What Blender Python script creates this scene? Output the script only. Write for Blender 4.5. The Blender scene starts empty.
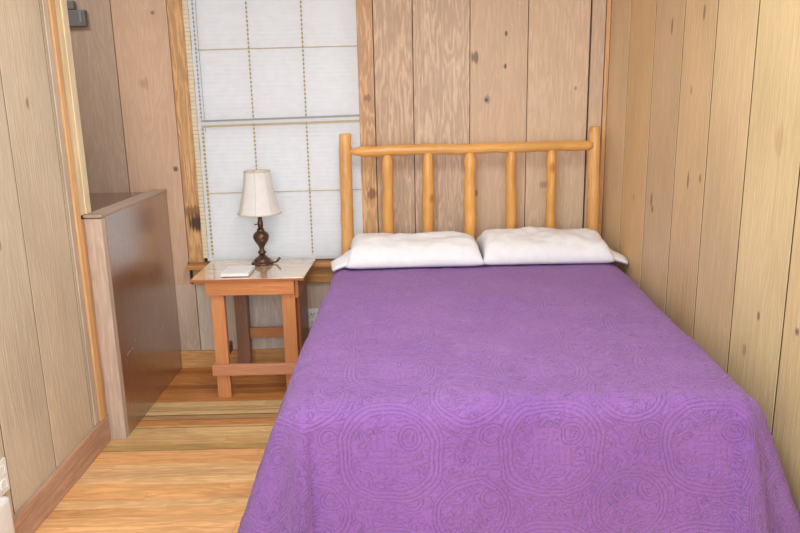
import bpy, bmesh, math, random
from mathutils import Vector, Matrix, noise
S = bpy.context.scene
COL = S.collection
PI = math.pi
random.seed(7)

# ------------------------------------------------------------------ helpers
def lin(c):
    f = lambda v: (v/12.92 if v <= .04045 else ((v+.055)/1.055)**2.4)
    return tuple(f(x/255.) for x in c)

def put(name, bm, mats, parent=None, origin=None, smooth=False):
    """link a bmesh (given in world coordinates) as one mesh object"""
    me = bpy.data.meshes.new(name)
    off = Vector(origin) if origin is not None else Vector((0, 0, 0))
    base = Vector((0, 0, 0))
    p = parent
    while p is not None:
        base += p.location
        p = p.parent
    if parent is not None and origin is None:
        off = base
    bmesh.ops.translate(bm, vec=-off, verts=bm.verts)
    bm.normal_update()
    if smooth:
        for f in bm.faces: f.smooth = True
    bm.to_mesh(me); bm.free()
    for m in (mats if isinstance(mats, (list, tuple)) else [mats]):
        me.materials.append(m)
    o = bpy.data.objects.new(name, me); COL.objects.link(o)
    if parent is not None:
        o.parent = parent
        o.location = off - base
    else:
        o.location = off
    return o

def thing(name, loc, label, cat, group=None):
    o = bpy.data.objects.new(name, None); COL.objects.link(o)
    o.location = loc; o.empty_display_size = .1
    o['label'] = label; o['category'] = cat
    if group: o['group'] = group
    return o

def tag(o, label, cat, group=None):
    o['label'] = label; o['category'] = cat
    if group: o['group'] = group
    return o

def struct(o, label=None):
    o['kind'] = 'structure'
    if label: o['label'] = label
    return o

def box(bm, x0, x1, y0, y1, z0, z1, bev=0.0, col=None, bid=0.0, layers=None, mi=0):
    vs = [bm.verts.new((x, y, z)) for x in (x0, x1) for y in (y0, y1) for z in (z0, z1)]
    idx = [(0,1,3,2), (4,6,7,5), (0,4,5,1), (2,3,7,6), (0,2,6,4), (1,5,7,3)]
    fs = [bm.faces.new([vs[i] for i in q]) for q in idx]
    if bev > 0:
        es = list({e for f in fs for e in f.edges})
        r = bmesh.ops.bevel(bm, geom=es, offset=bev, segments=2, affect='EDGES', profile=.6)
        fs = list({f for v in r['verts'] for f in v.link_faces} | {f for f in fs if f.is_valid})
    for f in fs:
        f.material_index = mi
        if layers:
            for l in f.loops: l[layers[0]] = col
            for l in f.loops: l[layers[1]] = (bid, bid*.37 % 1, bid*.71 % 1, 1)
    return fs

def newbm(layers=False):
    bm = bmesh.new()
    if layers:
        c = bm.loops.layers.float_color.new('Col')
        b = bm.loops.layers.float_color.new('Bid')
        return bm, (c, b)
    return bm

def lathe(bm, prof, cx, cy, cz=0, n=32, cap=True, squash=None):
    rings = []
    for r, z in prof:
        ring = []
        for i in range(n):
            a = 2*PI*i/n
            rr = r if squash is None else r*squash(a, z)
            ring.append(bm.verts.new((cx+rr*math.cos(a), cy+rr*math.sin(a), cz+z)))
        rings.append(ring)
    for a, b in zip(rings, rings[1:]):
        for i in range(n):
            bm.faces.new((a[i], a[(i+1) % n], b[(i+1) % n], b[i]))
    if cap:
        bm.faces.new(rings[0][::-1]); bm.faces.new(rings[-1])

def tube(bm, pts, radii, n=16, wob=0.0, seed=0, cap=True):
    """round bar through pts with a radius each, slightly irregular like a peeled log"""
    rings = []
    P = [Vector(p) for p in pts]
    for k, p in enumerate(P):
        d = (P[min(k+1, len(P)-1)]-P[max(k-1, 0)]).normalized()
        ref = Vector((0, 1, 0)) if abs(d.y) < .9 else Vector((1, 0, 0))
        u = d.cross(ref).normalized(); v = d.cross(u).normalized()
        ring = []
        for i in range(n):
            a = 2*PI*i/n
            q = p+(u*math.cos(a)+v*math.sin(a))*radii[k]
            if wob:
                q = p+(q-p)*(1+wob*noise.noise(q*14+Vector((seed*3.1, 0, 0)))+wob*.5*noise.noise(q*34+Vector((0, seed, 0))))
            ring.append(bm.verts.new(q))
        rings.append(ring)
    for a, b in zip(rings, rings[1:]):
        for i in range(n):
            bm.faces.new((a[i], a[(i+1) % n], b[(i+1) % n], b[i]))
    if cap:
        bm.faces.new(rings[0][::-1]); bm.faces.new(rings[-1])
    bmesh.ops.recalc_face_normals(bm, faces=bm.faces[:])

# ------------------------------------------------------------------ materials
class NT:
    def __init__(s, name):
        s.m = bpy.data.materials.new(name); s.m.use_nodes = True
        s.t = s.m.node_tree; s.t.nodes.clear()
        s.out = s.n('ShaderNodeOutputMaterial')
        s.b = s.n('ShaderNodeBsdfPrincipled')
        s.l(s.b.outputs[0], s.out.inputs[0])
    def n(s, t, **k):
        o = s.t.nodes.new(t)
        for a, v in k.items(): setattr(o, a, v)
        return o
    def l(s, a, b): s.t.links.new(a, b)
    def math(s, op, a, b=None, c=None, clamp=False):
        o = s.n('ShaderNodeMath', operation=op); o.use_clamp = clamp
        for i, v in enumerate((a, b, c)):
            if v is None: continue
            if isinstance(v, (int, float)): o.inputs[i].default_value = v
            else: s.l(v, o.inputs[i])
        return o.outputs[0]
    def rng(s, v, a, b, c, d, smooth=False):
        o = s.n('ShaderNodeMapRange')
        if smooth: o.interpolation_type = 'SMOOTHSTEP'
        s.l(v, o.inputs[0])
        for i, x in enumerate((a, b, c, d)):
            if isinstance(x, (int, float)): o.inputs[i+1].default_value = x
            else: s.l(x, o.inputs[i+1])
        return o.outputs[0]
    def mix(s, f, a, b, mode='MIX'):
        o = s.n('ShaderNodeMix', data_type='RGBA', blend_type=mode)
        for i, v in ((0, f), (6, a), (7, b)):
            if isinstance(v, (int, float)): o.inputs[i].default_value = v
            elif isinstance(v, tuple): o.inputs[i].default_value = (*v[:3], 1)
            else: s.l(v, o.inputs[i])
        return o.outputs[2]
    def bump(s, h, strength, dist=.01):
        o = s.n('ShaderNodeBump'); o.inputs['Strength'].default_value = strength
        o.inputs['Distance'].default_value = dist; s.l(h, o.inputs['Height'])
        s.l(o.outputs[0], s.b.inputs['Normal']); return o

def wood(name, axis, color=None, rough=.55, coat=0.0, amp=.22, cath=.5, fine=1.0, knots=None,
         knot_density=0.0, bump=.25, dark=(.45, .33, .25), spec=.3, coat_rough=.1, blotch=.10, ior=1.5):
    """procedural board/log wood. axis = grain direction; colour from 'Col' attribute or given"""
    N = NT(name)
    tc = N.n('ShaderNodeTexCoord')
    if color is None:
        at = N.n('ShaderNodeAttribute', attribute_name='Col')
        bi = N.n('ShaderNodeAttribute', attribute_name='Bid')
        base = at.outputs['Color']; amp_s = at.outputs['Alpha']
        sc = N.n('ShaderNodeVectorMath', operation='SCALE'); sc.inputs['Scale'].default_value = 40
        N.l(bi.outputs['Color'], sc.inputs[0])
        ad = N.n('ShaderNodeVectorMath', operation='ADD')
        N.l(tc.outputs['Object'], ad.inputs[0]); N.l(sc.outputs[0], ad.inputs[1]); vec = ad.outputs[0]
    else:
        rgb = N.n('ShaderNodeRGB'); rgb.outputs[0].default_value = (*lin(color), 1)
        base = rgb.outputs[0]; amp_s = None; vec = tc.outputs['Object']
    def mp(k_long):
        m = N.n('ShaderNodeMapping'); v = [1, 1, 1]; v['xyz'.index(axis)] = k_long
        m.inputs['Scale'].default_value = v; N.l(vec, m.inputs[0]); return m.outputs[0]
    # fine fibres
    n1 = N.n('ShaderNodeTexNoise'); n1.inputs['Scale'].default_value = 90*fine; n1.inputs['Detail'].default_value = 5
    N.l(mp(.035), n1.inputs['Vector'])
    # cathedral growth rings: warped bands
    n2 = N.n('ShaderNodeTexNoise'); n2.inputs['Scale'].default_value = 6.5; n2.inputs['Detail'].default_value = 5
    n2.inputs['Roughness'].default_value = .55
    N.l(mp(.15), n2.inputs['Vector'])
    band = N.math('FRACT', N.math('MULTIPLY', n2.outputs[0], 15.0))
    ring = N.math('SUBTRACT', 1.0, N.math('ABSOLUTE', N.math('SUBTRACT', N.math('MULTIPLY', band, 2.0), 1.0)))
    ring = N.math('MULTIPLY', N.math('POWER', ring, 1.3), N.rng(n1.outputs[0], .3, .65, .35, 1.25))
    # broad blotches
    n3 = N.n('ShaderNodeTexNoise'); n3.inputs['Scale'].default_value = 3.0; n3.inputs['Detail'].default_value = 3
    N.l(mp(.5), n3.inputs['Vector'])
    g = N.math('ADD', N.math('MULTIPLY', n1.outputs[0], 1-cath), N.math('MULTIPLY', ring, cath))
    g = N.rng(g, .25, .75, -1, 1)
    a = N.math('MULTIPLY', g, amp) if amp_s is None else N.math('MULTIPLY', g, N.math('MULTIPLY', amp_s, amp))
    bl = N.math('MULTIPLY', N.rng(n3.outputs[0], .3, .7, -1, 1), blotch)
    f = N.math('ADD', N.math('ADD', 1.0, a), bl)
    vm = N.n('ShaderNodeVectorMath', operation='SCALE'); N.l(base, vm.inputs[0]); N.l(f, vm.inputs['Scale'])
    col = vm.outputs[0]
    # darker lines keep a warm hue
    hue = N.mix(N.rng(f, .6, 1.0, .30, 0), col, N.mix(1.0, col, (1.0, .82, .64), 'MULTIPLY'))
    col = hue
    if knot_density > 0:
        vo = N.n('ShaderNodeTexVoronoi'); vo.inputs['Scale'].default_value = knot_density
        N.l(mp(.55), vo.inputs['Vector'])
        k = N.rng(vo.outputs['Distance'], .06, .20, 1, 0, True)
        col = N.mix(N.math('MULTIPLY', k, .75), col, N.mix(1.0, col, dark, 'MULTIPLY'))
    if knots:
        sp = N.n('ShaderNodeSeparateXYZ'); N.l(tc.outputs['Object'], sp.inputs[0])
        for (ax, u, z, ru, rz, kc, st) in [(q[0], q[1], q[2], q[3]*1.15, q[4]*1.15, q[5], q[6]) for q in knots]:
            du = N.math('DIVIDE', N.math('SUBTRACT', sp.outputs[ax], u), ru)
            dz = N.math('DIVIDE', N.math('SUBTRACT', sp.outputs[2], z), rz)
            d = N.math('SQRT', N.math('ADD', N.math('MULTIPLY', du, du), N.math('MULTIPLY', dz, dz)))
            d = N.math('ADD', d, N.math('MULTIPLY', N.math('SUBTRACT', n1.outputs[0], .5), 1.8))
            col = N.mix(N.math('MULTIPLY', N.rng(d, .5, 1.1, 1, 0, True), st), col, lin(kc))
    N.l(col, N.b.inputs['Base Color'])
    N.b.inputs['Roughness'].default_value = rough
    N.b.inputs['Specular IOR Level'].default_value = spec
    N.b.inputs['Coat Weight'].default_value = coat
    N.b.inputs['Coat Roughness'].default_value = coat_rough; N.b.inputs['Coat IOR'].default_value = ior
    N.bump(g, bump, .002)
    return N.m

def plain(name, color, rough=.6, metal=0.0, spec=.4, trans=None, bump=0):
    N = NT(name)
    tc = N.n('ShaderNodeTexCoord')
    n = N.n('ShaderNodeTexNoise'); n.inputs['Scale'].default_value = 22; n.inputs['Detail'].default_value = 4
    N.l(tc.outputs['Object'], n.inputs['Vector'])
    c = lin(color)
    N.l(N.mix(N.rng(n.outputs[0], .3, .7, 0, 1), tuple(v*.95 for v in c), tuple(min(1, v*1.03) for v in c)), N.b.inputs['Base Color'])
    N.b.inputs['Roughness'].default_value = rough; N.b.inputs['Metallic'].default_value = metal
    N.b.inputs['Specular IOR Level'].default_value = spec
    if bump: N.bump(n.outputs[0], bump, .004)
    if trans:
        t = N.n('ShaderNodeBsdfTranslucent'); t.inputs[0].default_value = (*c, 1)
        mx = N.n('ShaderNodeMixShader'); mx.inputs[0].default_value = trans
        N.l(N.b.outputs[0], mx.inputs[1]); N.l(t.outputs[0], mx.inputs[2]); N.l(mx.outputs[0], N.out.inputs[0])
    return N.m

D = 3.98          # back wall plane
XL, XR = -1.345, 1.172
CEIL = 2.42

# ------------------------------------------------------------------ walls of boards
def board_wall(name, mat, bars, place, thick=.018, gap=.004, backing=None, label=None, gain=(1, 1, 1), joints=False):
    """bars: (u0,u1,z0,z1,rgb,amp); place maps (u,depth)-> x,y ; depth 0 = wall face"""
    bm, L = newbm(True)
    for k, (u0, u1, z0, z1, rgb, amp) in enumerate(bars):
        a = place(u0+gap/2, 0); b = place(u1-gap/2, thick)
        x0, x1 = sorted((a[0], b[0])); y0, y1 = sorted((a[1], b[1]))
        box(bm, x0, x1, y0, y1, z0, z1, .0016, (*[c_*g_ for c_, g_ in zip(lin(rgb), gain)], amp), (k*.173+.11) % 1, L)
    if joints:      # dark strips added in the gaps, standing in for their shade
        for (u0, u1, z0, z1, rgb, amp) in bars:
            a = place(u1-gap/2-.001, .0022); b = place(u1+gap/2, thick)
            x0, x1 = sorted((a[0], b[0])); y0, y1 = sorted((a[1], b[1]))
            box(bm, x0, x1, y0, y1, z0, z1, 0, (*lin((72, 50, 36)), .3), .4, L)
    for (u0, u1, z0, z1) in backing:
        a = place(u0, thick+.001); b = place(u1, thick+.12)
        x0, x1 = sorted((a[0], b[0])); y0, y1 = sorted((a[1], b[1]))
        box(bm, x0, x1, y0, y1, z0, z1, 0, (*lin((70, 52, 42)), .2), 0, L)
    return struct(put(name, bm, mat), label)

WX0, WX1, WZ0, WZ1 = -1.085, -.165, .63, 2.19    # window opening
kb = [(0, .452, 1.722, .020, .036, (128, 112, 100), .9), (0, .62, 1.84, .009, .011, (105, 85, 72), .9),
      (0, .615, 1.672, .010, .014, (105, 85, 72), .9), (0, .52, 1.50, .016, .020, (150, 135, 120), .8),
      (0, .515, 1.497, .008, .009, (95, 78, 68), .9), (0, 1.0, 1.55, .008, .012, (150, 112, 85), .7),
      (0, -1.20, 1.16, .012, .014, (110, 84, 66), .9), (0, -1.25, 1.98, .010, .012, (118, 95, 78), .8),
      (0, -1.33, 1.62, .03, .03, (170, 138, 104), .5), (0, .84, 1.03, .022, .02, (150, 125, 105), .6),
      (0, .46, .99, .014, .018, (120, 100, 84), .7), (0, -1.17, .62, .012, .014, (90, 70, 58), .9)]
m_back = wood('back_wall_boards', 'z', amp=.085, cath=.55, knots=kb, rough=.6, blotch=.05)
zt = CEIL
bars = [(-2.30, -1.81, 0, zt, (172, 150, 132), .7), (-1.81, -1.466, 0, zt, (172, 148, 129), .7),
        (-1.466, WX0, 0, .50, (188, 168, 150), .8), (-1.466, -1.172, .50, zt, (190, 158, 133), .7),
        (WX0-.06, -.851, 0, .50, (196, 180, 164), .7), (-.851, -.55, 0, .50, (196, 184, 172), 1.3),
        (-.55, WX1+.08, 0, .50, (192, 172, 150), .8),
        (-.09, .12, 0, zt, (187, 160, 136), 2.0), (.12, .426, 0, zt, (190, 165, 142), 1.9),
        (.426, .737, 0, zt, (193, 166, 140), .7), (.737, 1.068, 0, zt, (200, 174, 146), .9),
        (1.074, 1.150, 0, zt, (196, 170, 144), .8)]
bars[2] = (-1.466, -1.148, 0, .50, (188, 166, 147), .8)
bars[4] = (-1.148, -.851, 0, .50, (198, 184, 168), .8)
board_wall('wall_back', m_back, bars, lambda u, d: (u, D+d),
           backing=[(-2.4, WX0, 0, zt), (WX0, WX1, 0, WZ0), (WX0, WX1, WZ1, zt), (WX1, XR+.1, 0, zt)],
           label='back wall of wide vertical tan boards', gain=(1.19, 1.21, 1.21))

kr = [(1, 3.10, 1.78, .010, .030, (120, 96, 80), .8), (1, 2.79, 1.80, .009, .026, (125, 98, 78), .8),
      (1, 2.83, 1.17, .009, .035, (112, 88, 72), .8), (1, 2.72, 1.19, .010, .018, (125, 98, 76), .7),
      (1, 3.22, 1.04, .012, .030, (120, 92, 76), .8), (1, 2.86, 1.52, .012, .016, (150, 122, 98), .7),
      (1, 3.20, 1.00, .010, .020, (112, 88, 72), .8), (1, 3.46, 1.02, .010, .02, (150, 112, 80), .7),
      (1, 2.20, .80, .008, .016, (120, 98, 80), .8), (1, 2.18, 1.36, .030, .05, (188, 158, 118), .6),
      (1, 1.98, .82, .010, .018, (105, 86, 72), .9), (1, 2.27, .66, .012, .022, (150, 118, 88), .6)]
m_right = wood('right_wall_boards', 'z', amp=.07, cath=.30, knots=kr, rough=.5, spec=.35, blotch=.09)
gy = [3.97, 3.645, 3.30, 2.975, 2.678, 2.378, 2.056, 1.73, 1.42, 1.10, .8, .5, .2]
rc = [(218, 186, 152), (216, 176, 134), (206, 172, 138), (205, 170, 132), (210, 178, 140), (212, 184, 142),
      (212, 182, 140), (214, 188, 150), (212, 184, 146), (212, 184, 142), (210, 180, 140), (212, 184, 146)]
bars = [(gy[i+1], gy[i], 0, zt, rc[i], .9) for i in range(len(gy)-1)]
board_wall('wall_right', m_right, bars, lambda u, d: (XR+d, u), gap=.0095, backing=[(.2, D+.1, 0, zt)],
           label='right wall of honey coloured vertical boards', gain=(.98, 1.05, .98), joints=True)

kl = [(1, 2.72, 1.52, .012, .03, (140, 116, 96), .8), (1, 2.40, 1.05, .010, .02, (140, 116, 96), .7)]
m_left = wood('left_wall_boards', 'z', amp=.07, cath=.35, knots=kl, rough=.5, spec=.35, blotch=.10)
gl = [3.05, 2.918, 2.566, 2.246, 1.93, 1.6, 1.3, 1.0, .7, .4]
lc = [(186, 164, 144), (194, 172, 150), (190, 170, 150), (188, 168, 146), (190, 168, 150), (186, 164, 144),
      (190, 168, 150), (186, 164, 144), (190, 168, 150)]
bars = [(gl[i+1], gl[i], 0, zt, lc[i], .9) for i in range(len(gl)-1)]
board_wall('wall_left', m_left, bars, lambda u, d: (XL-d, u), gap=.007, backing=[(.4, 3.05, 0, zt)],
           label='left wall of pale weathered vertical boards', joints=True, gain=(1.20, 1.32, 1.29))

m_alc = plain('alcove_paint', (176, 154, 134), .7)
bm = newbm(); box(bm, -2.42, -2.30, 2.7, D, 0, CEIL); struct(put('wall_alcove', bm, m_alc))
bm = newbm(); box(bm, -2.30, XL-.14, 2.62, 2.70, 0, CEIL); struct(put('wall_alcove_front', bm, m_alc))
m_ceil = plain('ceiling_paint', (232, 226, 214), .8)
bm = newbm(); box(bm, -2.45, XR+.15, 1.5, D+.15, CEIL, CEIL+.08); struct(put('ceiling', bm, m_ceil))

# ------------------------------------------------------------------ floor: narrow pine strips running left-right
m_floor = wood('floor_strips', 'x', amp=.13, cath=.45, rough=.34, spec=.45, fine=1.2, bump=.12, blotch=.12)
bm, L = newbm(True)
y = D; k = 0
random.seed(11)
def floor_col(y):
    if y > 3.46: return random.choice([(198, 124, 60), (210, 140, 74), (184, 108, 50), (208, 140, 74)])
    if y > 3.31: return random.choice([(228, 194, 138), (220, 184, 128)])
    if y > 3.25: return (196, 160, 112)
    if y > 3.17: return (216, 150, 88)
    if y > 3.0: return random.choice([(228, 192, 134), (224, 184, 124)])
    if y > 2.92: return (196, 162, 104)
    return random.choice([(234, 178, 118), (236, 184, 126), (234, 190, 134), (230, 176, 116), (238, 192, 138)])
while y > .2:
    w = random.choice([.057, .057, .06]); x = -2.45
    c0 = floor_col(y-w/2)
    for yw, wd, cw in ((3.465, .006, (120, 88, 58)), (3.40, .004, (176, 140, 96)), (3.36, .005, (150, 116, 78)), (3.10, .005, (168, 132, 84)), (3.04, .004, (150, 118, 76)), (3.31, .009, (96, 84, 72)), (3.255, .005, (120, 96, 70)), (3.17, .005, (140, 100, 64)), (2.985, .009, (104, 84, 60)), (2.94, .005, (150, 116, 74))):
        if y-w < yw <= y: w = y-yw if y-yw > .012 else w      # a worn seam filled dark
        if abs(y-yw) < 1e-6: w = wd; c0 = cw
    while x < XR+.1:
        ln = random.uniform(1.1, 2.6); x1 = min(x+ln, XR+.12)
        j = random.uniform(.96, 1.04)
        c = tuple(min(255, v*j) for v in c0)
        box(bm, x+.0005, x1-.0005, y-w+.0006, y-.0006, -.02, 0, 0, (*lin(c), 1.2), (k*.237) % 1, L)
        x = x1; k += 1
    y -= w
box(bm, -2.45, XR+.12, .2, D, -.12, -.0205, 0, (*lin((60, 36, 20)), .1), 0, L)
# dark weathered seams: thin filler strips in worn gaps
struct(put('floor', bm, m_floor), 'floor of narrow orange pine strips')

# ------------------------------------------------------------------ trims
m_trim = wood('trim_wood', 'z', amp=.16, cath=.35, rough=.45, coat=.2, knot_density=0)
m_trimx = wood('trim_wood_level', 'x', amp=.12, cath=.45, rough=.5)
m_trimy = wood('trim_wood_deep', 'y', amp=.14, cath=.3, rough=.5)
def board(name, dims, rgb, mat, amp=1.0, bid=.3, bev=.002, parent=None, extra=None):
    bm, L = newbm(True)
    box(bm, *dims, bev, (*lin(rgb), amp), bid, L)
    if extra:
        for (dm, c) in extra: box(bm, *dm, bev, (*lin(c), amp), bid+.2, L)
    return put(name, bm, mat, parent)

# corner moulding, back/right
struct(board('trim_1', (1.150, XR-.001, D-.014, D+.0, 0, CEIL), (226, 178, 124), m_trim, .8, .21))
# orange corner batten on the left wall by the opening, cream jamb strip beyond it
struct(board('trim_2', (XL+.0005, XL+.016, 2.975, 3.018, .128, CEIL), (226, 178, 122), m_trim, .8, .52,
             extra=[((XL+.0005, XL+.007, 2.935, 2.974, .128, CEIL), (200, 182, 162)), ((XL+.0005, XL+.012, 3.0185, 3.049, .128, 1.034), (206, 150, 96))]))
struct(board('trim_3', (XL-.13, XL+.012, 3.051, 3.135, 1.052, CEIL), (228, 208, 164), m_trim, .7, .77,
             extra=[((XL+.0005, XL+.013, 3.019, 3.050, 1.052, CEIL), (232, 214, 172)), ((XL+.0125, XL+.020, 3.068, 3.118, 1.052, CEIL), (230, 212, 174))]))
# baseboards
struct(board('baseboard_left', (XL+.0005, XL+.016, .4, 3.048, 0.0, .125), (196, 158, 132), m_trimy, 1.1, .4))
struct(board('baseboard_back', (-1.262, XR-.001, D-.018, D-.0005, 0, .103), (214, 164, 104), m_trimx, 1.3, .6))

# ------------------------------------------------------------------ boxed-in stair bulkhead on the left
m_ply = wood('dark_brown_panel', 'z', amp=.16, cath=.2, rough=.35, coat=1.0, coat_rough=.24, spec=.5, fine=.8, blotch=.06, ior=4.2)
m_plyx = wood('dark_brown_top', 'x', amp=.12, cath=.25, rough=.16, coat=.5, coat_rough=.08, spec=.5)
m_post = wood('pale_post', 'z', amp=.14, cath=.35, rough=.5, knot_density=0)
bm, L = newbm(True)
box(bm, -1.300, -1.262, 3.10, D-.001, 0, 1.035, .003, (*lin((128, 88, 66)), 1.0), .31, L)
wp = struct(put('wall_partition', bm, m_ply), 'dark brown glossy low partition closing the stairwell')
board('post', (-1.338, -1.262, 3.056, 3.099, 0, 1.032), (202, 180, 162), m_post, .9, .15, .003, wp)
board('cap_rail', (-1.339, -1.258, 3.052, D-.0015, 1.0355, 1.050), (176, 156, 142), m_trimy, .9, .66, .004, wp)
board('top_board', (-2.299, -1.346, 3.137, D-.001, 1.010, 1.036), (112, 80, 66), m_plyx, .9, .9, .002, wp)
sc = newbm()
m_scratch = plain('scratch_pale', (190, 160, 140), .6)
for (yy, zz, ln, an) in [(3.20, .37, .05, .1), (3.245, .375, .03, -.3), (3.66, .33, .07, -.15), (3.69, .335, .05, .3), (3.30, .40, .012, .6), (3.56, .16, .012, .4)]:
    tube(sc, [(-1.2615, yy+ln*(t-.5)*math.cos(an), zz+ln*(t-.5)*math.sin(an)+.004*math.sin(t*3)) for t in (0, .35, .7, 1)],
         [.0006, .0012, .0012, .0005], 6)
put('scratches', sc, m_scratch, wp)

# ------------------------------------------------------------------ window
kc = [(0, -1.112, .86, .038, .055, (62, 42, 30), .95), (0, -1.12, .92, .06, .035, (120, 78, 44), .7),
      (0, -1.125, 1.31, .03, .05, (205, 160, 110), .5), (0, -.13, 1.52, .02, .02, (130, 85, 50), .8),
      (0, -.12, 1.0, .03, .03, (120, 75, 45), .8)]
kc = [(a_, u_+.625, z_-.63, ru_, rz_, c_, s_) for (a_, u_, z_, ru_, rz_, c_, s_) in kc]
m_casing = wood('casing_wood', 'z', amp=.16, cath=.65, rough=.45, coat=.15, knots=kc, blotch=.14)
win = bpy.data.objects.new('window_1', None); COL.objects.link(win); win.location = (-.625, D, WZ0)
win['kind'] = 'structure'
board('casing', (-1.170, WX0, D-.006, D+.020, .628, WZ1+.09), (204, 160, 112), m_casing, 1.2, 0, .003, win)
board('casing', (WX1-.012, -.092, D-.006, D+.020, .628, WZ1+.09), (204, 160, 112), m_casing, 1.2, 0, .003, win)
board('casing', (WX0+.001, WX1-.013, D-.006, D+.020, WZ1, WZ1+.09), (188, 142, 98), m_trimx, 1.2, .3, .003, win)
board('sill', (-1.172, -.09, D-.075, D+.05, .600, .627), (192, 138, 86), m_trimx, 1.1, .45, .005, win)
board('apron', (-1.150, -.10, D-.024, D-.0005, .500, .599), (198, 146, 88), m_trimx, 1.4, .15, .003, win)
m_sash = plain('sash_olive', (168, 150, 100), .6)
m_sashw = plain('sash_grey', (186, 188, 184), .5)
bm = newbm()     # upper and lower sash frames
for z0, z1, yy in ((.640, 1.40, D+.050), (1.405, 2.18, D+.072)):
    box(bm, WX0+.001, WX0+.042, yy, yy+.02, z0, z1, .002); box(bm, WX1-.042, WX1-.001, yy, yy+.02, z0, z1, .002)
    box(bm, WX0+.042, WX1-.042, yy, yy+.02, z0, z0+.03, .002); box(bm, WX0+.042, WX1-.042, yy, yy+.02, z1-.03, z1, .002)
put('sash', bm, m_sashw, win)
for (x0, x1, z0, z1, yy) in [(-.756, -.744, .67, 1.37, D+.053), (-.470, -.458, .67, 1.37, D+.053),
                             (-.756, -.744, 1.435, 2.15, D+.075), (-.470, -.458, 1.435, 2.15, D+.075)]:
    bm = newbm(); box(bm, x0, x1, yy, yy+.014, z0, z1, .002); put('muntin', bm, m_sash, win)
for (z, yy) in ((1.023, D+.051), (1.79, D+.073)):
    bm = newbm(); box(bm, WX0+.042, WX1-.042, yy, yy+.018, z-.006, z+.006, .002); put('muntin', bm, m_sash, win)
N = NT('window_glass')
N.b.inputs['Base Color'].default_value = (1, 1, 1, 1); N.b.inputs['Roughness'].default_value = 0
tr = N.n('ShaderNodeBsdfTransparent'); gl_ = N.n('ShaderNodeBsdfGlossy'); gl_.inputs['Roughness'].default_value = .02
fr = N.n('ShaderNodeFresnel'); mx = N.n('ShaderNodeMixShader')
N.l(fr.outputs[0], mx.inputs[0]); N.l(tr.outputs[0], mx.inputs[1]); N.l(gl_.outputs[0], mx.inputs[2]); N.l(mx.outputs[0], N.out.inputs[0])
m_glass = N.m
for z0, z1, yy in ((.67, 1.37, D+.058), (1.435, 2.15, D+.080)):
    bm = newbm(); box(bm, WX0+.042, WX1-.042, yy, yy+.003, z0, z1); put('pane', bm, m_glass, win)

# thin mini blind
m_slat = plain('blind_white', (238, 240, 243), .45, spec=.3, trans=.35)
m_cord = plain('blind_ladder_tan', (178, 158, 104), .8)
m_cordg = plain('blind_cord_grey', (150, 155, 165), .8)
m_cream = plain('blind_edge_cream', (238, 226, 200), .6, trans=.2)
yB = D-.020
bl = thing('window_blind', (-.625, yB, .645), 'white slatted mini blind lowered over the window behind the lamp', 'window blind')
bm = newbm()
BX0, BX1 = -1.052, -.176
pitch = .0222
z = .672
while z < 2.155:
    # curved slat, nearly closed
    x0, x1 = BX0+.004*noise.noise(Vector((z*9, 0, 0))), BX1
    prev = None
    for t in (0, .25, .5, .75, 1):
        zz = z-.0122+.0244*t; yy = yB+.0012*math.sin(PI*t)*-1+.0045*(t-.5)
        a = bm.verts.new((x0, yy, zz)); b = bm.verts.new((x1, yy, zz))
        if prev: bm.faces.new((prev[0], prev[1], b, a))
        prev = (a, b)
    z += pitch
put('slats', bm, m_slat, bl, smooth=True)
bm = newbm(); box(bm, WX0+.004, BX1+.006, yB-.014, yB+.014, 2.158, 2.188, .003); put('headrail', bm, m_slat, bl)
bm = newbm(); box(bm, BX0-.006, BX1+.001, yB-.012, yB+.009, .640, .660, .003); put('bottom_rail', bm, m_slat, bl)
# braided ladder cords: beads of cord show at every slat
for (xc, mm, w, za, zb) in ((-1.030, m_cordg, .0040, 1.42, 2.15), (-1.028, m_cord, .0060, .66, 1.39), (-.750, m_cord, .0045, .66, 2.15), (-.464, m_cord, .0045, .66, 2.15)):
    bm = newbm()
    tube(bm, [(xc, yB-.006, za), (xc, yB-.006, (za+zb)/2), (xc, yB-.006, zb)], [.0009]*3, 6)
    z = .672+pitch/2
    while z < zb:
        if z < za:
            z += pitch; continue
        box(bm, xc-w, xc+w, yB-.0075, yB-.0045, z-.0052, z+.0052, .001)
        z += pitch
    put('ladder_cord', bm, mm, bl)
bm = newbm(); tube(bm, [(-1.012, yB-.006, 1.36), (-1.014, yB-.007, 1.8), (-1.010, yB-.006, 2.16)], [.0012]*3, 6); put('lift_cord', bm, m_cordg, bl)
# tan tie strips woven level across the blind, sagging a little to the left
m_tie = plain('blind_tie_olive', (190, 176, 132), .8)
m_tieg = plain('blind_rail_grey', (150, 156, 158), .6)
for (za, zb, mm, nm, dp) in ((1.7875, 1.7925, m_tie, 'tie_strip', .0065), (1.0255, 1.0305, m_tie, 'tie_strip', .0065),
        (1.424, 1.434, m_tieg, 'tie_strip', .0070), (1.406, 1.4235, m_slat, 'middle_rail', .0085), (1.396, 1.4055, m_tie, 'tie_strip', .0070)):
    bm = newbm(); box(bm, BX0+.02, BX1, yB-dp, yB-.0045, za, zb, .0006)
    for v in bm.verts:
        if v.co.x < -.6: v.co.z -= .014 if zb < 1.5 and za > 1.3 else .005
    put(nm, bm, mm, bl)
# scalloped stack of slat ends along the left side
bm = newbm(); z = .668
while z < 2.15:
    box(bm, -1.082, -1.054, yB-.005, yB+.006, z-.0108, z+.0108, .003); z += pitch
put('side_edge', bm, m_cream, bl)

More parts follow.
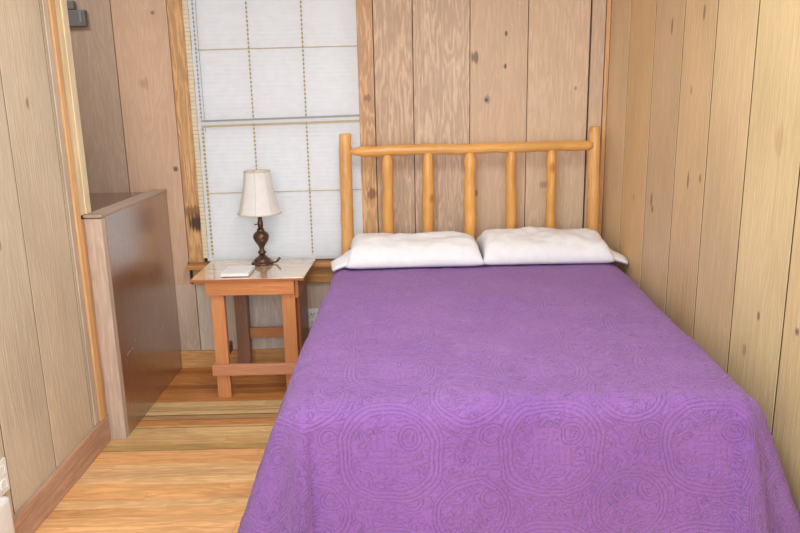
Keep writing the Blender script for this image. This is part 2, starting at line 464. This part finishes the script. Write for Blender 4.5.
# ------------------------------------------------------------------ dark box high on the wall in the stairwell
m_dk = plain('dark_grey_metal', (112, 110, 108), .5, .1)
m_dk2 = plain('mid_grey_metal', (140, 138, 138), .5, .1)
t = thing('junction_box', (-1.69, D, 1.92), 'dark grey box high on the stairwell wall beside the cream trim', 'wall box')
bm = newbm(); box(bm, -1.80, -1.592, D-.030, D-.001, 1.916, 1.998, .004); put('box_body', bm, m_dk, t)
bm = newbm(); box(bm, -1.80, -1.645, D-.026, D-.001, 1.999, 2.045, .008); put('upper_housing', bm, m_dk, t)
bm = newbm(); box(bm, -1.622, -1.610, D-.034, D-.0305, 1.935, 1.990, .001); put('clasp', bm, m_dk2, t)

# ------------------------------------------------------------------ outlets
m_white = plain('white_plastic', (240, 240, 236), .35)
m_slot = plain('slot_dark', (60, 56, 66), .6)
t = thing('wall_outlet', (-.482, D, .282), 'white outlet plate on the back wall between nightstand and bed', 'outlet')
bm = newbm(); box(bm, -.517, -.447, D-.007, D-.0005, .225, .340, .003); put('cover_plate', bm, m_white, t)
for zc in (.258, .307):
    bm = newbm(); box(bm, -.498, -.466, D-.010, D-.0071, zc-.015, zc+.015, .004); s_ = put('socket', bm, m_white, t)
    bm = newbm()
    box(bm, -.491, -.487, D-.0106, D-.0101, zc-.004, zc+.008); box(bm, -.477, -.473, D-.0106, D-.0101, zc-.004, zc+.008)
    box(bm, -.484, -.480, D-.0106, D-.0101, zc-.011, zc-.006); put('slot', bm, m_slot, s_)
t = thing('wall_outlet', (XL, 2.195, .29), 'white outlet plate low on the left wall at the photo edge', 'outlet')
bm = newbm(); box(bm, XL+.0005, XL+.008, 2.160, 2.232, .232, .350, .003); put('cover_plate', bm, m_white, t)
for zc in (.268, .318):
    bm = newbm(); box(bm, XL+.0081, XL+.011, 2.178, 2.212, zc-.015, zc+.015, .004); put('socket', bm, m_white, t)
t = thing('plastic_box', (XL+.04, 2.0, 0), 'white plastic box standing on the floor against the left baseboard, under the outlet', 'box')
bm = newbm(); box(bm, XL+.018, XL+.065, 1.85, 2.135, .012, .265, .018); o = put('housing', bm, m_white, t, smooth=True)
bm = newbm(); box(bm, XL+.024, XL+.058, 1.87, 2.11, 0, .0125, .002); put('foot', bm, m_dk2, t)

# ------------------------------------------------------------------ log bed
m_log = wood('log_pine_upright', 'z', (224, 166, 90), rough=.38, coat=.35, coat_rough=.2, amp=.07, cath=.35, knot_density=9, blotch=.17, dark=(.55, .36, .22))
m_logx = wood('log_pine_level', 'x', (226, 168, 92), rough=.38, coat=.35, coat_rough=.2, amp=.07, cath=.35, knot_density=9, blotch=.17, dark=(.55, .36, .22))
m_logp = wood('log_pine_post', 'z', (224, 170, 104), rough=.36, coat=.35, coat_rough=.2, amp=.08, cath=.4, knot_density=10, blotch=.2, dark=(.55, .36, .22))
HB = D-.12
bed = thing('log_bed', (.41, 2.85, 0), 'peeled log bed with a rustic spindle headboard against the back wall', 'bed')
def zs(a, b, n): return [a+(b-a)*i/(n-1) for i in range(n)]
def logbar(name, mat, a, b, r, seed, n=22, wob=.10, r0=None, r1=None, tip=0, lean=.0):
    bm = newbm(); A, B = Vector(a), Vector(b); ts = zs(0, 1, n); pts = []; rad = []
    Ln = (B-A).length
    for t_ in ts:
        p = A.lerp(B, t_)
        p += Vector((noise.noise(Vector((t_*3, seed, 0))), 0, noise.noise(Vector((0, t_*3, seed+5)))))*lean
        rr = r
        if r0 is not None: rr = r0+(r1-r0)*t_
        if tip:
            e = min(t_, 1-t_)*Ln
            if e < tip: rr *= .30+.70*(e/tip)**.8
        pts.append(p); rad.append(rr)
    tube(bm, pts, rad, 18, wob, seed)
    return put(name, bm, mat, bed, smooth=True)
def post(name, x0, x1, y_, z1, r0, r1, seed):
    bm = newbm(); n = 30
    pts = []; rad = []
    for i in range(n):
        t_ = i/(n-1); pts.append((x0+(x1-x0)*t_, y_, z1*t_)); rad.append(r0+(r1-r0)*t_)
    pts.append((x1, y_, z1+.006)); rad.append(r1*.8)
    tube(bm, pts, rad, 20, .15, seed)
    o = put(name, bm, m_logp, bed, smooth=True); return o
post('headboard_post', -.266, -.252, HB, 1.332, .038, .033, 1)
post('headboard_post', 1.108, 1.080, HB, 1.343, .039, .030, 2)
# top rail with whittled tips let into the posts
bm = newbm(); n = 60; pts = []; rad = []
for i in range(n):
    t_ = i/(n-1); x = -.236+(1.068+.236)*t_
    pts.append((x, HB-.002, 1.243+.004*noise.noise(Vector((x*4, 0, 0)))+.006*t_))
    e = x+.236; r = .029-.003*t_
    if e < .075: r = .010+.019*min(1, e/.075)
    rad.append(r)
tube(bm, pts, rad, 18, .15, 9); put('top_rail', bm, m_logx, bed, smooth=True)
for k, (x0, x1, rr) in enumerate([(-.030, -.034, .029), (.189, .182, .031), (.414, .413, .031), (.637, .641, .028), (.851, .862, .025)]):
    bm = newbm(); n = 34; pts = []; rad = []
    for i in range(n):
        t_ = i/(n-1); z = .48+(1.232-.48)*t_
        pts.append((x1+(x0-x1)*t_+.003*noise.noise(Vector((z*5, k, 0))), HB-.002, z))
        r = rr*(1.06-.08*t_)
        if z > 1.185: r *= .72+.28*(1.232-z)/.047
        rad.append(r)
    tube(bm, pts, rad, 16, .19, 20+k); put('spindle', bm, m_log, bed, smooth=True)
logbar('lower_rail', m_logx, (-.235, HB, .46), (1.085, HB, .46), .032, 40, wob=.1)
m_logy = m_trimy
for x in (-.235, .985):
    bm = newbm(); tube(bm, [(x, 1.92+(HB-.02-1.92)*t_, .28) for t_ in zs(0, 1, 16)], [.035]*16, 14, .08, int(x*10)); put('side_rail', bm, m_log, bed, smooth=True)
for x in (-.235, 1.035):
    bm = newbm(); tube(bm, [(x, 1.90, .46*t_) for t_ in zs(0, 1, 8)], [.036]*8, 14, .08, 3); put('foot_post', bm, m_log, bed, smooth=True)
logbar('foot_rail', m_logx, (-.20, 1.90, .28), (.98, 1.90, .28), .032, 44, wob=.1)
for yy in (2.3, 2.8, 3.3):
    board('slat', (-.20, 1.04, yy-.05, yy+.05, .315, .335), (205, 165, 115), m_trimx, 1, .3, .003, bed)

# box spring and mattress under the quilt
m_tick = plain('mattress_ticking', (225, 222, 215), .8)
HX = lambda y_: 1.005+(y_-1.85)*.062
def slab(name, z0, z1, x0, x1a, x1b, y0, y1, r, label, cat):
    bm = newbm()
    box(bm, x0, 1, y0, y1, z0, z1, 0)
    for v in bm.verts:
        if v.co.x > .5: v.co.x = x1a if v.co.y < 2.5 else x1b
    bmesh.ops.bevel(bm, geom=bm.edges[:], offset=r, segments=4, affect='EDGES', profile=.5)
    o = put(name, bm, m_tick, None, ((x0+x1a)/2, (y0+y1)/2, z0), smooth=True); return tag(o, label, cat)
slab('box_spring', .3355, .468, -.26, .975, 1.03, 1.88, 3.81, .02, 'box spring hidden under the purple quilt', 'box spring')
slab('mattress', .4685, .676, -.27, .965, 1.045, 1.86, 3.81, .05, 'mattress hidden under the purple quilt', 'mattress')

# ------------------------------------------------------------------ quilt
def quilt_material():
    N = NT('purple_matelasse')
    uv = N.n('ShaderNodeUVMap'); uv.uv_map = 'UVMap'
    nz = N.n('ShaderNodeTexNoise'); nz.inputs['Scale'].default_value = 9; nz.inputs['Detail'].default_value = 2
    N.l(uv.outputs[0], nz.inputs['Vector'])
    # warp
    wv = N.n('ShaderNodeVectorMath', operation='SCALE'); wv.inputs['Scale'].default_value = .032
    cs = N.n('ShaderNodeVectorMath', operation='SUBTRACT'); cs.inputs[1].default_value = (.5, .5, .5)
    N.l(nz.outputs['Color'], cs.inputs[0]); N.l(cs.outputs[0], wv.inputs[0])
    ad = N.n('ShaderNodeVectorMath', operation='ADD'); N.l(uv.outputs[0], ad.inputs[0]); N.l(wv.outputs[0], ad.inputs[1])
    sp = N.n('ShaderNodeSeparateXYZ'); N.l(ad.outputs[0], sp.inputs[0])
    def tri(v, period, off=0.0):      # distance to nearest lattice centre in metres
        f = N.math('FRACT', N.math('ADD', N.math('DIVIDE', v, period), off))
        return N.math('MULTIPLY', N.math('ABSOLUTE', N.math('SUBTRACT', f, .5)), period)
    def med(px, py, ox, oy, p):
        a = tri(sp.outputs[0], px, ox); b = tri(sp.outputs[1], py, oy)
        return N.math('POWER', N.math('ADD', N.math('POWER', a, p), N.math('POWER', b, p)), 1/p)
    d1 = med(.44, .36, 0, 0, 2.6)      # rounded square medallions
    d2 = med(.44, .36, .5, .5, 2.0)    # round ones between
    d3 = med(.22, .18, .25, .25, 2.0)
    def rings(d, period, lo, hi):
        s = N.math('ABSOLUTE', N.math('SINE', N.math('MULTIPLY', d, PI/period)))
        s = N.math('POWER', s, .5)
        mask = N.math('MULTIPLY', N.rng(d, lo-.004, lo, 0, 1), N.rng(d, hi, hi+.004, 1, 0))
        return s, mask
    r1, m1 = rings(d1, .0120, .108, .144)
    r2, m2 = rings(d2, .0120, .084, .108)
    r3, m3 = rings(d3, .011, .018, .040)
    def squiggle(scale, k, seed):
        q = N.n('ShaderNodeTexNoise'); q.inputs['Scale'].default_value = scale; q.inputs['Detail'].default_value = 0
        m_ = N.n('ShaderNodeMapping'); m_.inputs['Location'].default_value = (seed, seed, 0); N.l(ad.outputs[0], m_.inputs[0])
        N.l(m_.outputs[0], q.inputs['Vector'])
        f_ = N.math('FRACT', N.math('MULTIPLY', q.outputs[0], k))
        return N.math('POWER', N.math('MULTIPLY', N.math('ABSOLUTE', N.math('SUBTRACT', f_, .5)), 2.0), .6)
    st = squiggle(26, 6, 3.0)
    st2 = squiggle(48, 4, 9.0)
    # short straight channels (maze like filling)
    wx = N.math('POWER', N.math('ABSOLUTE', N.math('SINE', N.math('MULTIPLY', sp.outputs[0], PI/.017))), .5)
    wy = N.math('POWER', N.math('ABSOLUTE', N.math('SINE', N.math('MULTIPLY', sp.outputs[1], PI/.017))), .5)
    ch = N.n('ShaderNodeTexChecker'); ch.inputs['Scale'].default_value = 1/.055
    N.l(ad.outputs[0], ch.inputs['Vector'])
    mz = N.n('ShaderNodeMix', data_type='FLOAT'); N.l(ch.outputs['Fac'], mz.inputs[0]); N.l(wx, mz.inputs[2]); N.l(wy, mz.inputs[3])
    def mixf(f, a, b):
        o = N.n('ShaderNodeMix', data_type='FLOAT'); N.l(f, o.inputs[0])
        for i, v in ((2, a), (3, b)):
            if isinstance(v, (int, float)): o.inputs[i].default_value = v
            else: N.l(v, o.inputs[i])
        return o.outputs[0]
    inner = N.rng(d1, .060, .064, 1, 0)
    h = mixf(N.rng(nz.outputs[0], .47, .53, 0, 1), st, st2)
    h = mixf(N.math('MULTIPLY', inner, .7), h, mz.outputs[0])
    h = mixf(m3, h, r3); h = mixf(m2, h, r2); h = mixf(m1, h, r1)
    n2 = N.n('ShaderNodeTexNoise'); n2.inputs['Scale'].default_value = 85; n2.inputs['Detail'].default_value = 3
    N.l(uv.outputs[0], n2.inputs['Vector'])
    hh = N.math('ADD', N.math('MULTIPLY', h, .55), N.math('MULTIPLY', n2.outputs[0], 1.3))
    fine = N.n('ShaderNodeTexNoise'); fine.inputs['Scale'].default_value = 600; N.l(uv.outputs[0], fine.inputs['Vector'])
    hh = N.math('ADD', hh, N.math('MULTIPLY', fine.outputs[0], .12))
    big = N.n('ShaderNodeTexNoise'); big.inputs['Scale'].default_value = 4; big.inputs['Detail'].default_value = 4
    N.l(uv.outputs[0], big.inputs['Vector'])
    c = N.mix(N.rng(big.outputs[0], .3, .7, 0, 1), lin((136, 88, 162)), lin((146, 98, 168)))
    c = N.mix(N.rng(h, 0, .5, .15, 0), c, lin((126, 80, 154)))
    N.l(c, N.b.inputs['Base Color'])
    N.b.inputs['Roughness'].default_value = .75; N.b.inputs['Specular IOR Level'].default_value = .25
    N.b.inputs['Sheen Weight'].default_value = .22; N.b.inputs['Sheen Roughness'].default_value = .5
    N.b.inputs['Sheen Tint'].default_value = (.9, .85, 1, 1)
    N.bump(hh, 1.0, .0072)
    return N.m
m_quilt = quilt_material()
bm = newbm(); uvl = bm.loops.layers.uv.new('UVMap')
QT = .690; R0 = .070
y_foot, y_head = 1.815, 3.78
xl = lambda y_: -.318+(0 if y_ > 2 else 0)
xr = lambda y_: .998+(y_-1.80)*.068+.012*max(0, 1-abs(y_-3.3)/.5)
step = .0115
side = .64; ns = int(side/step)
W0 = 1.303
nx = int((W0-2*R0)/step); ny = int((y_head-y_foot-R0)/step)
def drop(d):
    if d < R0*PI/2: return R0*math.sin(d/R0), R0*(1-math.cos(d/R0))
    return R0, R0+(d-R0*PI/2)
verts = {}; uvs = {}
for i in range(-ns, nx+ns+1):
    for j in range(-ns, ny+1):
        a = 0; sgn = 0
        if i < 0: a = -i*step; sgn = -1
        elif i > nx: a = (i-nx)*step; sgn = 1
        b = -j*step if j < 0 else 0
        ty = max(0, j)/ny
        yy = y_foot+R0+(y_head-y_foot-R0)*ty
        x0, x1 = xl(yy)+R0, xr(yy)-R0
        fx = min(max(i, 0), nx)/nx
        X = x0+(x1-x0)*fx; Y = yy; Z = QT
        d = (a**3+b**3)**(1/3) if (a or b) else 0
        u = i*step; v = j*step
        if d > 0:
            r, dz = drop(d)
            th = math.atan2(a, b) if b > 0 else PI/2      # 0 = towards the foot, 90 deg = towards the side
            k = max(0, min(1, (d-.02)/.5))
            fl = .0
            corner = math.sin(2*th) if b > 0 else 0
            if sgn < 0: fl += (.17 if yy < 2.5 else max(.03, .17-.18*(yy-2.5)))*k*math.sin(th)+.05*k*math.cos(th)
            if sgn > 0: fl += .17*k*math.sin(th)+.03*k*math.cos(th)
            if sgn == 0 or b > 0: fl += (.025+.014*math.sin(X*7.0+1.0)+.010*math.sin(X*15+.4))*k*math.cos(th)
            # soft folds at the foot corners
            fl += corner*k*(.05*math.cos(4*th+(.6 if sgn < 0 else 0))-.015)
            # slow waves down the long sides
            if b == 0: fl += k*(.016*math.sin(yy*8.5+1.1)+.008*math.sin(yy*17))
            rr = r+fl
            sx = math.sin(th)*(sgn if sgn else 0); cy = math.cos(th) if b > 0 else 0
            if sgn == 0: cy = 1
            X += sx*rr; Y -= cy*rr; Z -= dz
            Z = max(Z, .02)
            w = .004*noise.noise(Vector((u*6, v*6, 2)))*min(1, d/.1)+.0034*noise.noise(Vector((u*24, v*24, 7)))
            X += sx*w; Y -= cy*w
            if sgn > 0: X = min(X, XR-.012)
            Z += .0015*noise.noise(Vector((u*25, v*25, 0)))
        # bedding unevenness and pucker
        top = max(0, 1-d/.12)
        Z += top*(.0075*noise.noise(Vector((X*2.6, Y*2.6, 0)))+.0030*noise.noise(Vector((X*8, Y*11, 3)))+.0034*noise.noise(Vector((X*22, Y*34, 5)))+.0016*noise.noise(Vector((X*50, Y*60, 5)))
                  + .0050*max(0, noise.noise(Vector((X*5+Y*3, Y*38, 9))))*max(0.25, min(1, (.35-X)/.5)))
        # the right-hand side near the head sinks against the wall
        verts[i, j] = bm.verts.new((X, Y, Z)); uvs[i, j] = (u, v)
for i in range(-ns, nx+ns):
    for j in range(-ns, ny):
        q = [(i, j), (i+1, j), (i+1, j+1), (i, j+1)]
        f = bm.faces.new([verts[k] for k in q])
        for l, k in zip(f.loops, q): l[uvl].uv = uvs[k]
q = put('quilt', bm, m_quilt, None, (.41, 2.8, .69), smooth=True)
tag(q, 'purple matelasse quilt with embossed scrolls draped over the bed', 'quilt')
mod = q.modifiers.new('Solidify', 'SOLIDIFY'); mod.thickness = .006; mod.offset = -1

# ------------------------------------------------------------------ pillows
m_pill = plain('pillow_cotton', (232, 233, 236), .8, spec=.2, bump=.10)
def pillow(cx, cy, w, dep, h, rot, tilt, seed, label, hem_side, z0):
    bm = newbm(); nu, nv = 64, 40
    top = {}; bot = {}
    for i in range(nu+1):
        for j in range(nv+1):
            u = -1+2*i/nu; v = -1+2*j/nv
            e = max(0, 1-abs(u)**12)**.38*max(0, 1-abs(v)**2.5)**.62
            # pinched corners
            px = u*w/2*(1-.030*(1-abs(v)**2)*abs(u)**3+.02*abs(v)**6*abs(u)**6)
            py = v*dep/2*(1-.05*(1-abs(u)**2)*abs(v)**3)
            n_ = noise.noise(Vector((px*5+seed, py*6, 0)))
            wr = .010*noise.noise(Vector((px*7+seed, py*12, 2)))+.003*noise.noise(Vector((px*20+py*14+seed, py*22, 4)))
            wr += .009*abs(noise.noise(Vector((px*7-py*9+seed*2, py*5+px*4, 8))))
            tz = h*1.04*e*(1+.10*n_)+wr*(.35+e)
            edge = .004
            top[i, j] = bm.verts.new((px, py, .022+tz*.90+edge+.012*noise.noise(Vector((px*7, seed, py*5)))*(1-e)))
            if 0 < i < nu and 0 < j < nv:
                bot[i, j] = bm.verts.new((px, py, .022-.020*min(1, e*1.6)))
            else: bot[i, j] = top[i, j]
    for i in range(nu):
        for j in range(nv):
            bm.faces.new((top[i, j], top[i+1, j], top[i+1, j+1], top[i, j+1]))
            q_ = [bot[i, j+1], bot[i+1, j+1], bot[i+1, j], bot[i, j]]
            if len(set(q_)) >= 3: 
                try: bm.faces.new(q_)
                except ValueError: pass
    M = Matrix.Translation((cx, cy, z0)) @ Matrix.Rotation(rot, 4, 'Z') @ Matrix.Rotation(tilt, 4, 'X')
    t_ = thing('pillow', (cx, cy, z0), label, 'pillow', 'pillows at the head of the bed')
    bmesh.ops.transform(bm, matrix=M, verts=bm.verts)
    put('cushion', bm, m_pill, t_, smooth=True)
    # open hem of the pillowcase, a flattened sleeve past the end
    bm = newbm(); s = hem_side; n = 20; rows = []
    for r in range(7):
        k = r/6; ring = []
        for i in range(n):
            a = 2*PI*i/n
            yy = math.cos(a)*dep*(.40-.25*k)-dep*.24*k
            zz = .030+math.sin(a)*(.034-.018*k)-.030*k*k
            xx = s*(w/2-.055+.135*k)+.008*math.sin(yy*40+seed)*k
            ring.append(bm.verts.new((xx, yy, zz+.004*math.sin(yy*55)*k)))
        rows.append(ring)
    for a_, b_ in zip(rows, rows[1:]):
        for i in range(n): bm.faces.new((a_[i], a_[(i+1) % n], b_[(i+1) % n], b_[i]))
    bm.faces.new(rows[-1])
    bmesh.ops.recalc_face_normals(bm, faces=bm.faces[:])
    bmesh.ops.transform(bm, matrix=M, verts=bm.verts)
    put('pillowcase_hem', bm, m_pill, t_, smooth=True)
    return t_
pillow(.098, 3.615, .675, .42, .105, .015, .05, 1.3, 'white pillow on the left side of the bed, its case end drooping over the edge', -1, QT+.010)
pillow(.760, 3.625, .645, .42, .110, -.02, .05, 6.7, 'white pillow on the right side of the bed, nearest the wall', 1, QT+.010)

# ------------------------------------------------------------------ nightstand
m_ns = wood('nightstand_upright', 'z', amp=.09, cath=.35, rough=.42, coat=.2, knot_density=0, fine=1.3)
m_nsx = wood('nightstand_level', 'x', amp=.09, cath=.35, rough=.42, coat=.2, knot_density=0, fine=1.3)
m_nsy = wood('nightstand_deep', 'y', amp=.09, cath=.35, rough=.42, coat=.2, knot_density=0, fine=1.3)
m_top = wood('nightstand_top', 'x', amp=.14, cath=.5, rough=.14, coat=1.0, coat_rough=.03, spec=1.0, bump=.03, ior=3.4)
ns_ = thing('nightstand', (-.74, 3.70, 0), 'small open wooden nightstand with glossy top beside the bed', 'nightstand')
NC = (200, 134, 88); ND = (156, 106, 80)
def nb(name, d, c, mat, bid, bev=.003): return board(name, d, c, mat, 1.0, bid, bev, ns_)
TOPZ = .647
top = nb('tabletop', (-1.030, -.462, 3.487, 3.943, TOPZ-.011, TOPZ), (226, 196, 158), m_top, .2, .0015)
for v in top.data.vertices:
    if v.co.y > 3.8-3.70 and v.co.x > 0: v.co.x += .018
m_edge = m_nsx
nb('front_edging', (-1.032, -.460, 3.480, 3.4868, TOPZ-.014, TOPZ-.0005), (176, 106, 62), m_nsx, .35, .0015)
nb('front_apron', (-.962, -.512, 3.490, 3.510, .560, .6355), (206, 136, 84), m_nsx, .5)
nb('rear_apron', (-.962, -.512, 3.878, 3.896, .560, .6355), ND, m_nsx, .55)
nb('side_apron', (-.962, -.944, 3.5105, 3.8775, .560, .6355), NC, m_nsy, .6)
nb('side_apron', (-.512, -.494, 3.5105, 3.8775, .535, .6355), (190, 118, 72), m_nsy, .6)
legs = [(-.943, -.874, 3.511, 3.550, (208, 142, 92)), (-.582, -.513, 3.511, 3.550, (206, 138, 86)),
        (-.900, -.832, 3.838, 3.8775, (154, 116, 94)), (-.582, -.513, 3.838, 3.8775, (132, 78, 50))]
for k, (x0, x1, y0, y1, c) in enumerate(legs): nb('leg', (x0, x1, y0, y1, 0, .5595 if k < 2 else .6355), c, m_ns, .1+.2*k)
nb('front_stretcher', (-.958, -.500, 3.490, 3.5105, .130, .190), (202, 142, 106), m_nsx, .72)
nb('rear_stretcher', (-.900, -.500, 3.878, 3.896, .205, .262), (204, 136, 88), m_nsx, .8)
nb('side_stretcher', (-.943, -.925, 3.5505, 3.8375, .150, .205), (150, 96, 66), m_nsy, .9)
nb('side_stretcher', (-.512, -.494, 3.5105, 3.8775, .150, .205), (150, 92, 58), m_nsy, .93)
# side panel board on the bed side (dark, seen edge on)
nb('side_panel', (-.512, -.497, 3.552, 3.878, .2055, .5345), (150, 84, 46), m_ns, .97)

# ------------------------------------------------------------------ notepad on the nightstand
m_paper = plain('paper_white', (238, 238, 240), .5, spec=.4)
m_pedge = plain('paper_edge', (206, 206, 214), .8)
m_red = plain('shadow_maroon', (120, 66, 70), .6)
np_ = thing('notepad', (-.814, 3.61, TOPZ), 'white notepad lying on the nightstand in front of the lamp', 'notepad')
bm = newbm(); box(bm, -.883, -.745, 3.525, 3.70, TOPZ+.0004, TOPZ+.0034, .0008); put('under_shadow', bm, m_red, np_)  # maroon slab painted in for the reddish shadow under the pages
bm = newbm(); box(bm, -.885, -.743, 3.523, 3.702, TOPZ+.0036, TOPZ+.020, .002); put('page_block', bm, m_paper, np_)

# ------------------------------------------------------------------ lamp
m_bronze = plain('aged_bronze', (92, 68, 52), .32, .55, .6)
m_shade = plain('lampshade_linen', (246, 244, 242), .85, spec=.15, trans=.22, bump=.05)
m_seam = plain('shade_trim', (214, 204, 178), .8)
lx, ly = -.724, 3.822
lp = thing('table_lamp', (lx, ly, TOPZ), 'small table lamp with white bell shade and dark bronze base on the nightstand', 'lamp')
bm = newbm()
lathe(bm, [(.058, 0), (.062, .004), (.060, .011), (.050, .016), (.044, .020), (.046, .026), (.036, .034), (.022, .044), (.015, .054)], lx, ly, TOPZ, 32)
put('base', bm, m_bronze, lp, smooth=True)
bm = newbm()
lathe(bm, [(.012, .054), (.021, .060), (.024, .067), (.018, .073), (.013, .080), (.013, .090), (.018, .102), (.028, .116), (.038, .132),
           (.043, .148), (.043, .160), (.036, .172), (.025, .181), (.019, .185), (.021, .190), (.019, .195), (.013, .199)], lx, ly, TOPZ, 32)
put('baluster_body', bm, m_bronze, lp, smooth=True)
bm = newbm(); lathe(bm, [(.011, .199), (.015, .204), (.015, .232), (.012, .238), (.012, .262), (.006, .268)], lx, ly, TOPZ, 20); put('socket', bm, m_bronze, lp, smooth=True)
bm = newbm(); tube(bm, [(lx-.013, ly-.010, TOPZ+.222), (lx-.028, ly-.018, TOPZ+.222)], [.003, .0035], 8); put('switch', bm, m_bronze, lp)
def bell(a, z):       # eight soft panels
    return 1-.028*abs(math.sin(4*a))
SZ = .280
prof = [(.117, 0), (.112, .008), (.104, .035), (.094, .07), (.085, .11), (.078, .145), (.073, .18), (.070, .212), (.069, .225)]
bm = newbm(); lathe(bm, prof, lx, ly, TOPZ+SZ, 64, cap=False, squash=bell)
o = put('lamp_shade', bm, m_shade, lp, smooth=True); mo = o.modifiers.new('Solidify', 'SOLIDIFY'); mo.thickness = .002
for (r, z) in ((.1175, .0), (.0695, .225)):
    bm = newbm(); tube(bm, [(lx+r*bell(2*PI*i/64, 0)*math.cos(2*PI*i/64), ly+r*bell(2*PI*i/64, 0)*math.sin(2*PI*i/64), TOPZ+SZ+z) for i in range(65)], [.0032]*65, 8, cap=False)
    put('shade_piping', bm, m_seam, o, smooth=True)
bm = newbm()
for k in range(8):
    a = k*PI/4
    tube(bm, [(lx+(r+.0006)*math.cos(a), ly+(r+.0006)*math.sin(a), TOPZ+SZ+z) for r, z in prof], [.0011]*len(prof), 6)
put('shade_seams', bm, m_seam, o)
bm = newbm()
tube(bm, [(lx, ly, TOPZ+.268), (lx, ly, TOPZ+SZ+.212)], [.002, .002], 8)
for k in range(3):
    a = k*2*PI/3; tube(bm, [(lx, ly, TOPZ+SZ+.212), (lx+.066*math.cos(a), ly+.066*math.sin(a), TOPZ+SZ+.222)], [.0015]*2, 6)
put('shade_carrier', bm, m_bronze, lp)
bm = newbm()
tube(bm, [(lx+.055, ly+.010, TOPZ+.006), (lx+.075, ly+.004, TOPZ+.010), (lx+.088, ly, TOPZ+.024), (lx+.096, ly+.004, TOPZ+.032)], [.004, .005, .007, .006], 10)
put('cord_switch', bm, m_bronze, lp, smooth=True)

# ------------------------------------------------------------------ light
w = bpy.data.worlds.new('World'); S.world = w; w.use_nodes = True
bg = w.node_tree.nodes['Background']; bg.inputs[0].default_value = (.93, .97, 1.0, 1); bg.inputs[1].default_value = 1.15
def area(name, loc, target, sx, sy, power, color=(1, 1, 1)):
    l = bpy.data.lights.new(name, 'AREA'); l.shape = 'RECTANGLE'; l.size = sx; l.size_y = sy; l.energy = power; l.color = color
    o = bpy.data.objects.new(name, l); COL.objects.link(o); o.location = loc
    o.rotation_euler = (Vector(target)-Vector(loc)).to_track_quat('-Z', 'Y').to_euler(); return o
area('daylight_from_doorway', (-.3, -.8, 1.75), (0, 3.6, .9), 2.2, 1.5, 52, (.93, .97, 1))
area('ceiling_lamp', (.0, 2.2, CEIL-.03), (.0, 2.2, 0), .7, .7, 18, (.98, .98, 1))

area('stairwell_fill', (-1.85, 3.3, CEIL-.03), (-1.85, 3.4, 0), .3, .3, 5, (.97, .98, 1))  # added unseen fill light, lifts the dark alcove
# ------------------------------------------------------------------ camera
cam = bpy.data.cameras.new('camera'); co = bpy.data.objects.new('camera', cam); COL.objects.link(co)
cam.sensor_width = 36; cam.lens = 714/800*36; cam.clip_start = .05
co.matrix_world = Matrix.Translation((0, 0, 1.5)) @ Matrix.Rotation(-.0070, 4, 'Z') @ Matrix.Rotation(PI/2-.22747, 4, 'X') @ Matrix.Rotation(-.0203, 4, 'Z')
S.camera = co
S.view_settings.view_transform = 'Standard'; S.view_settings.look = 'None'
S.view_settings.gamma = 1; S.view_settings.use_curve_mapping = False
S.view_settings.exposure = 0.25
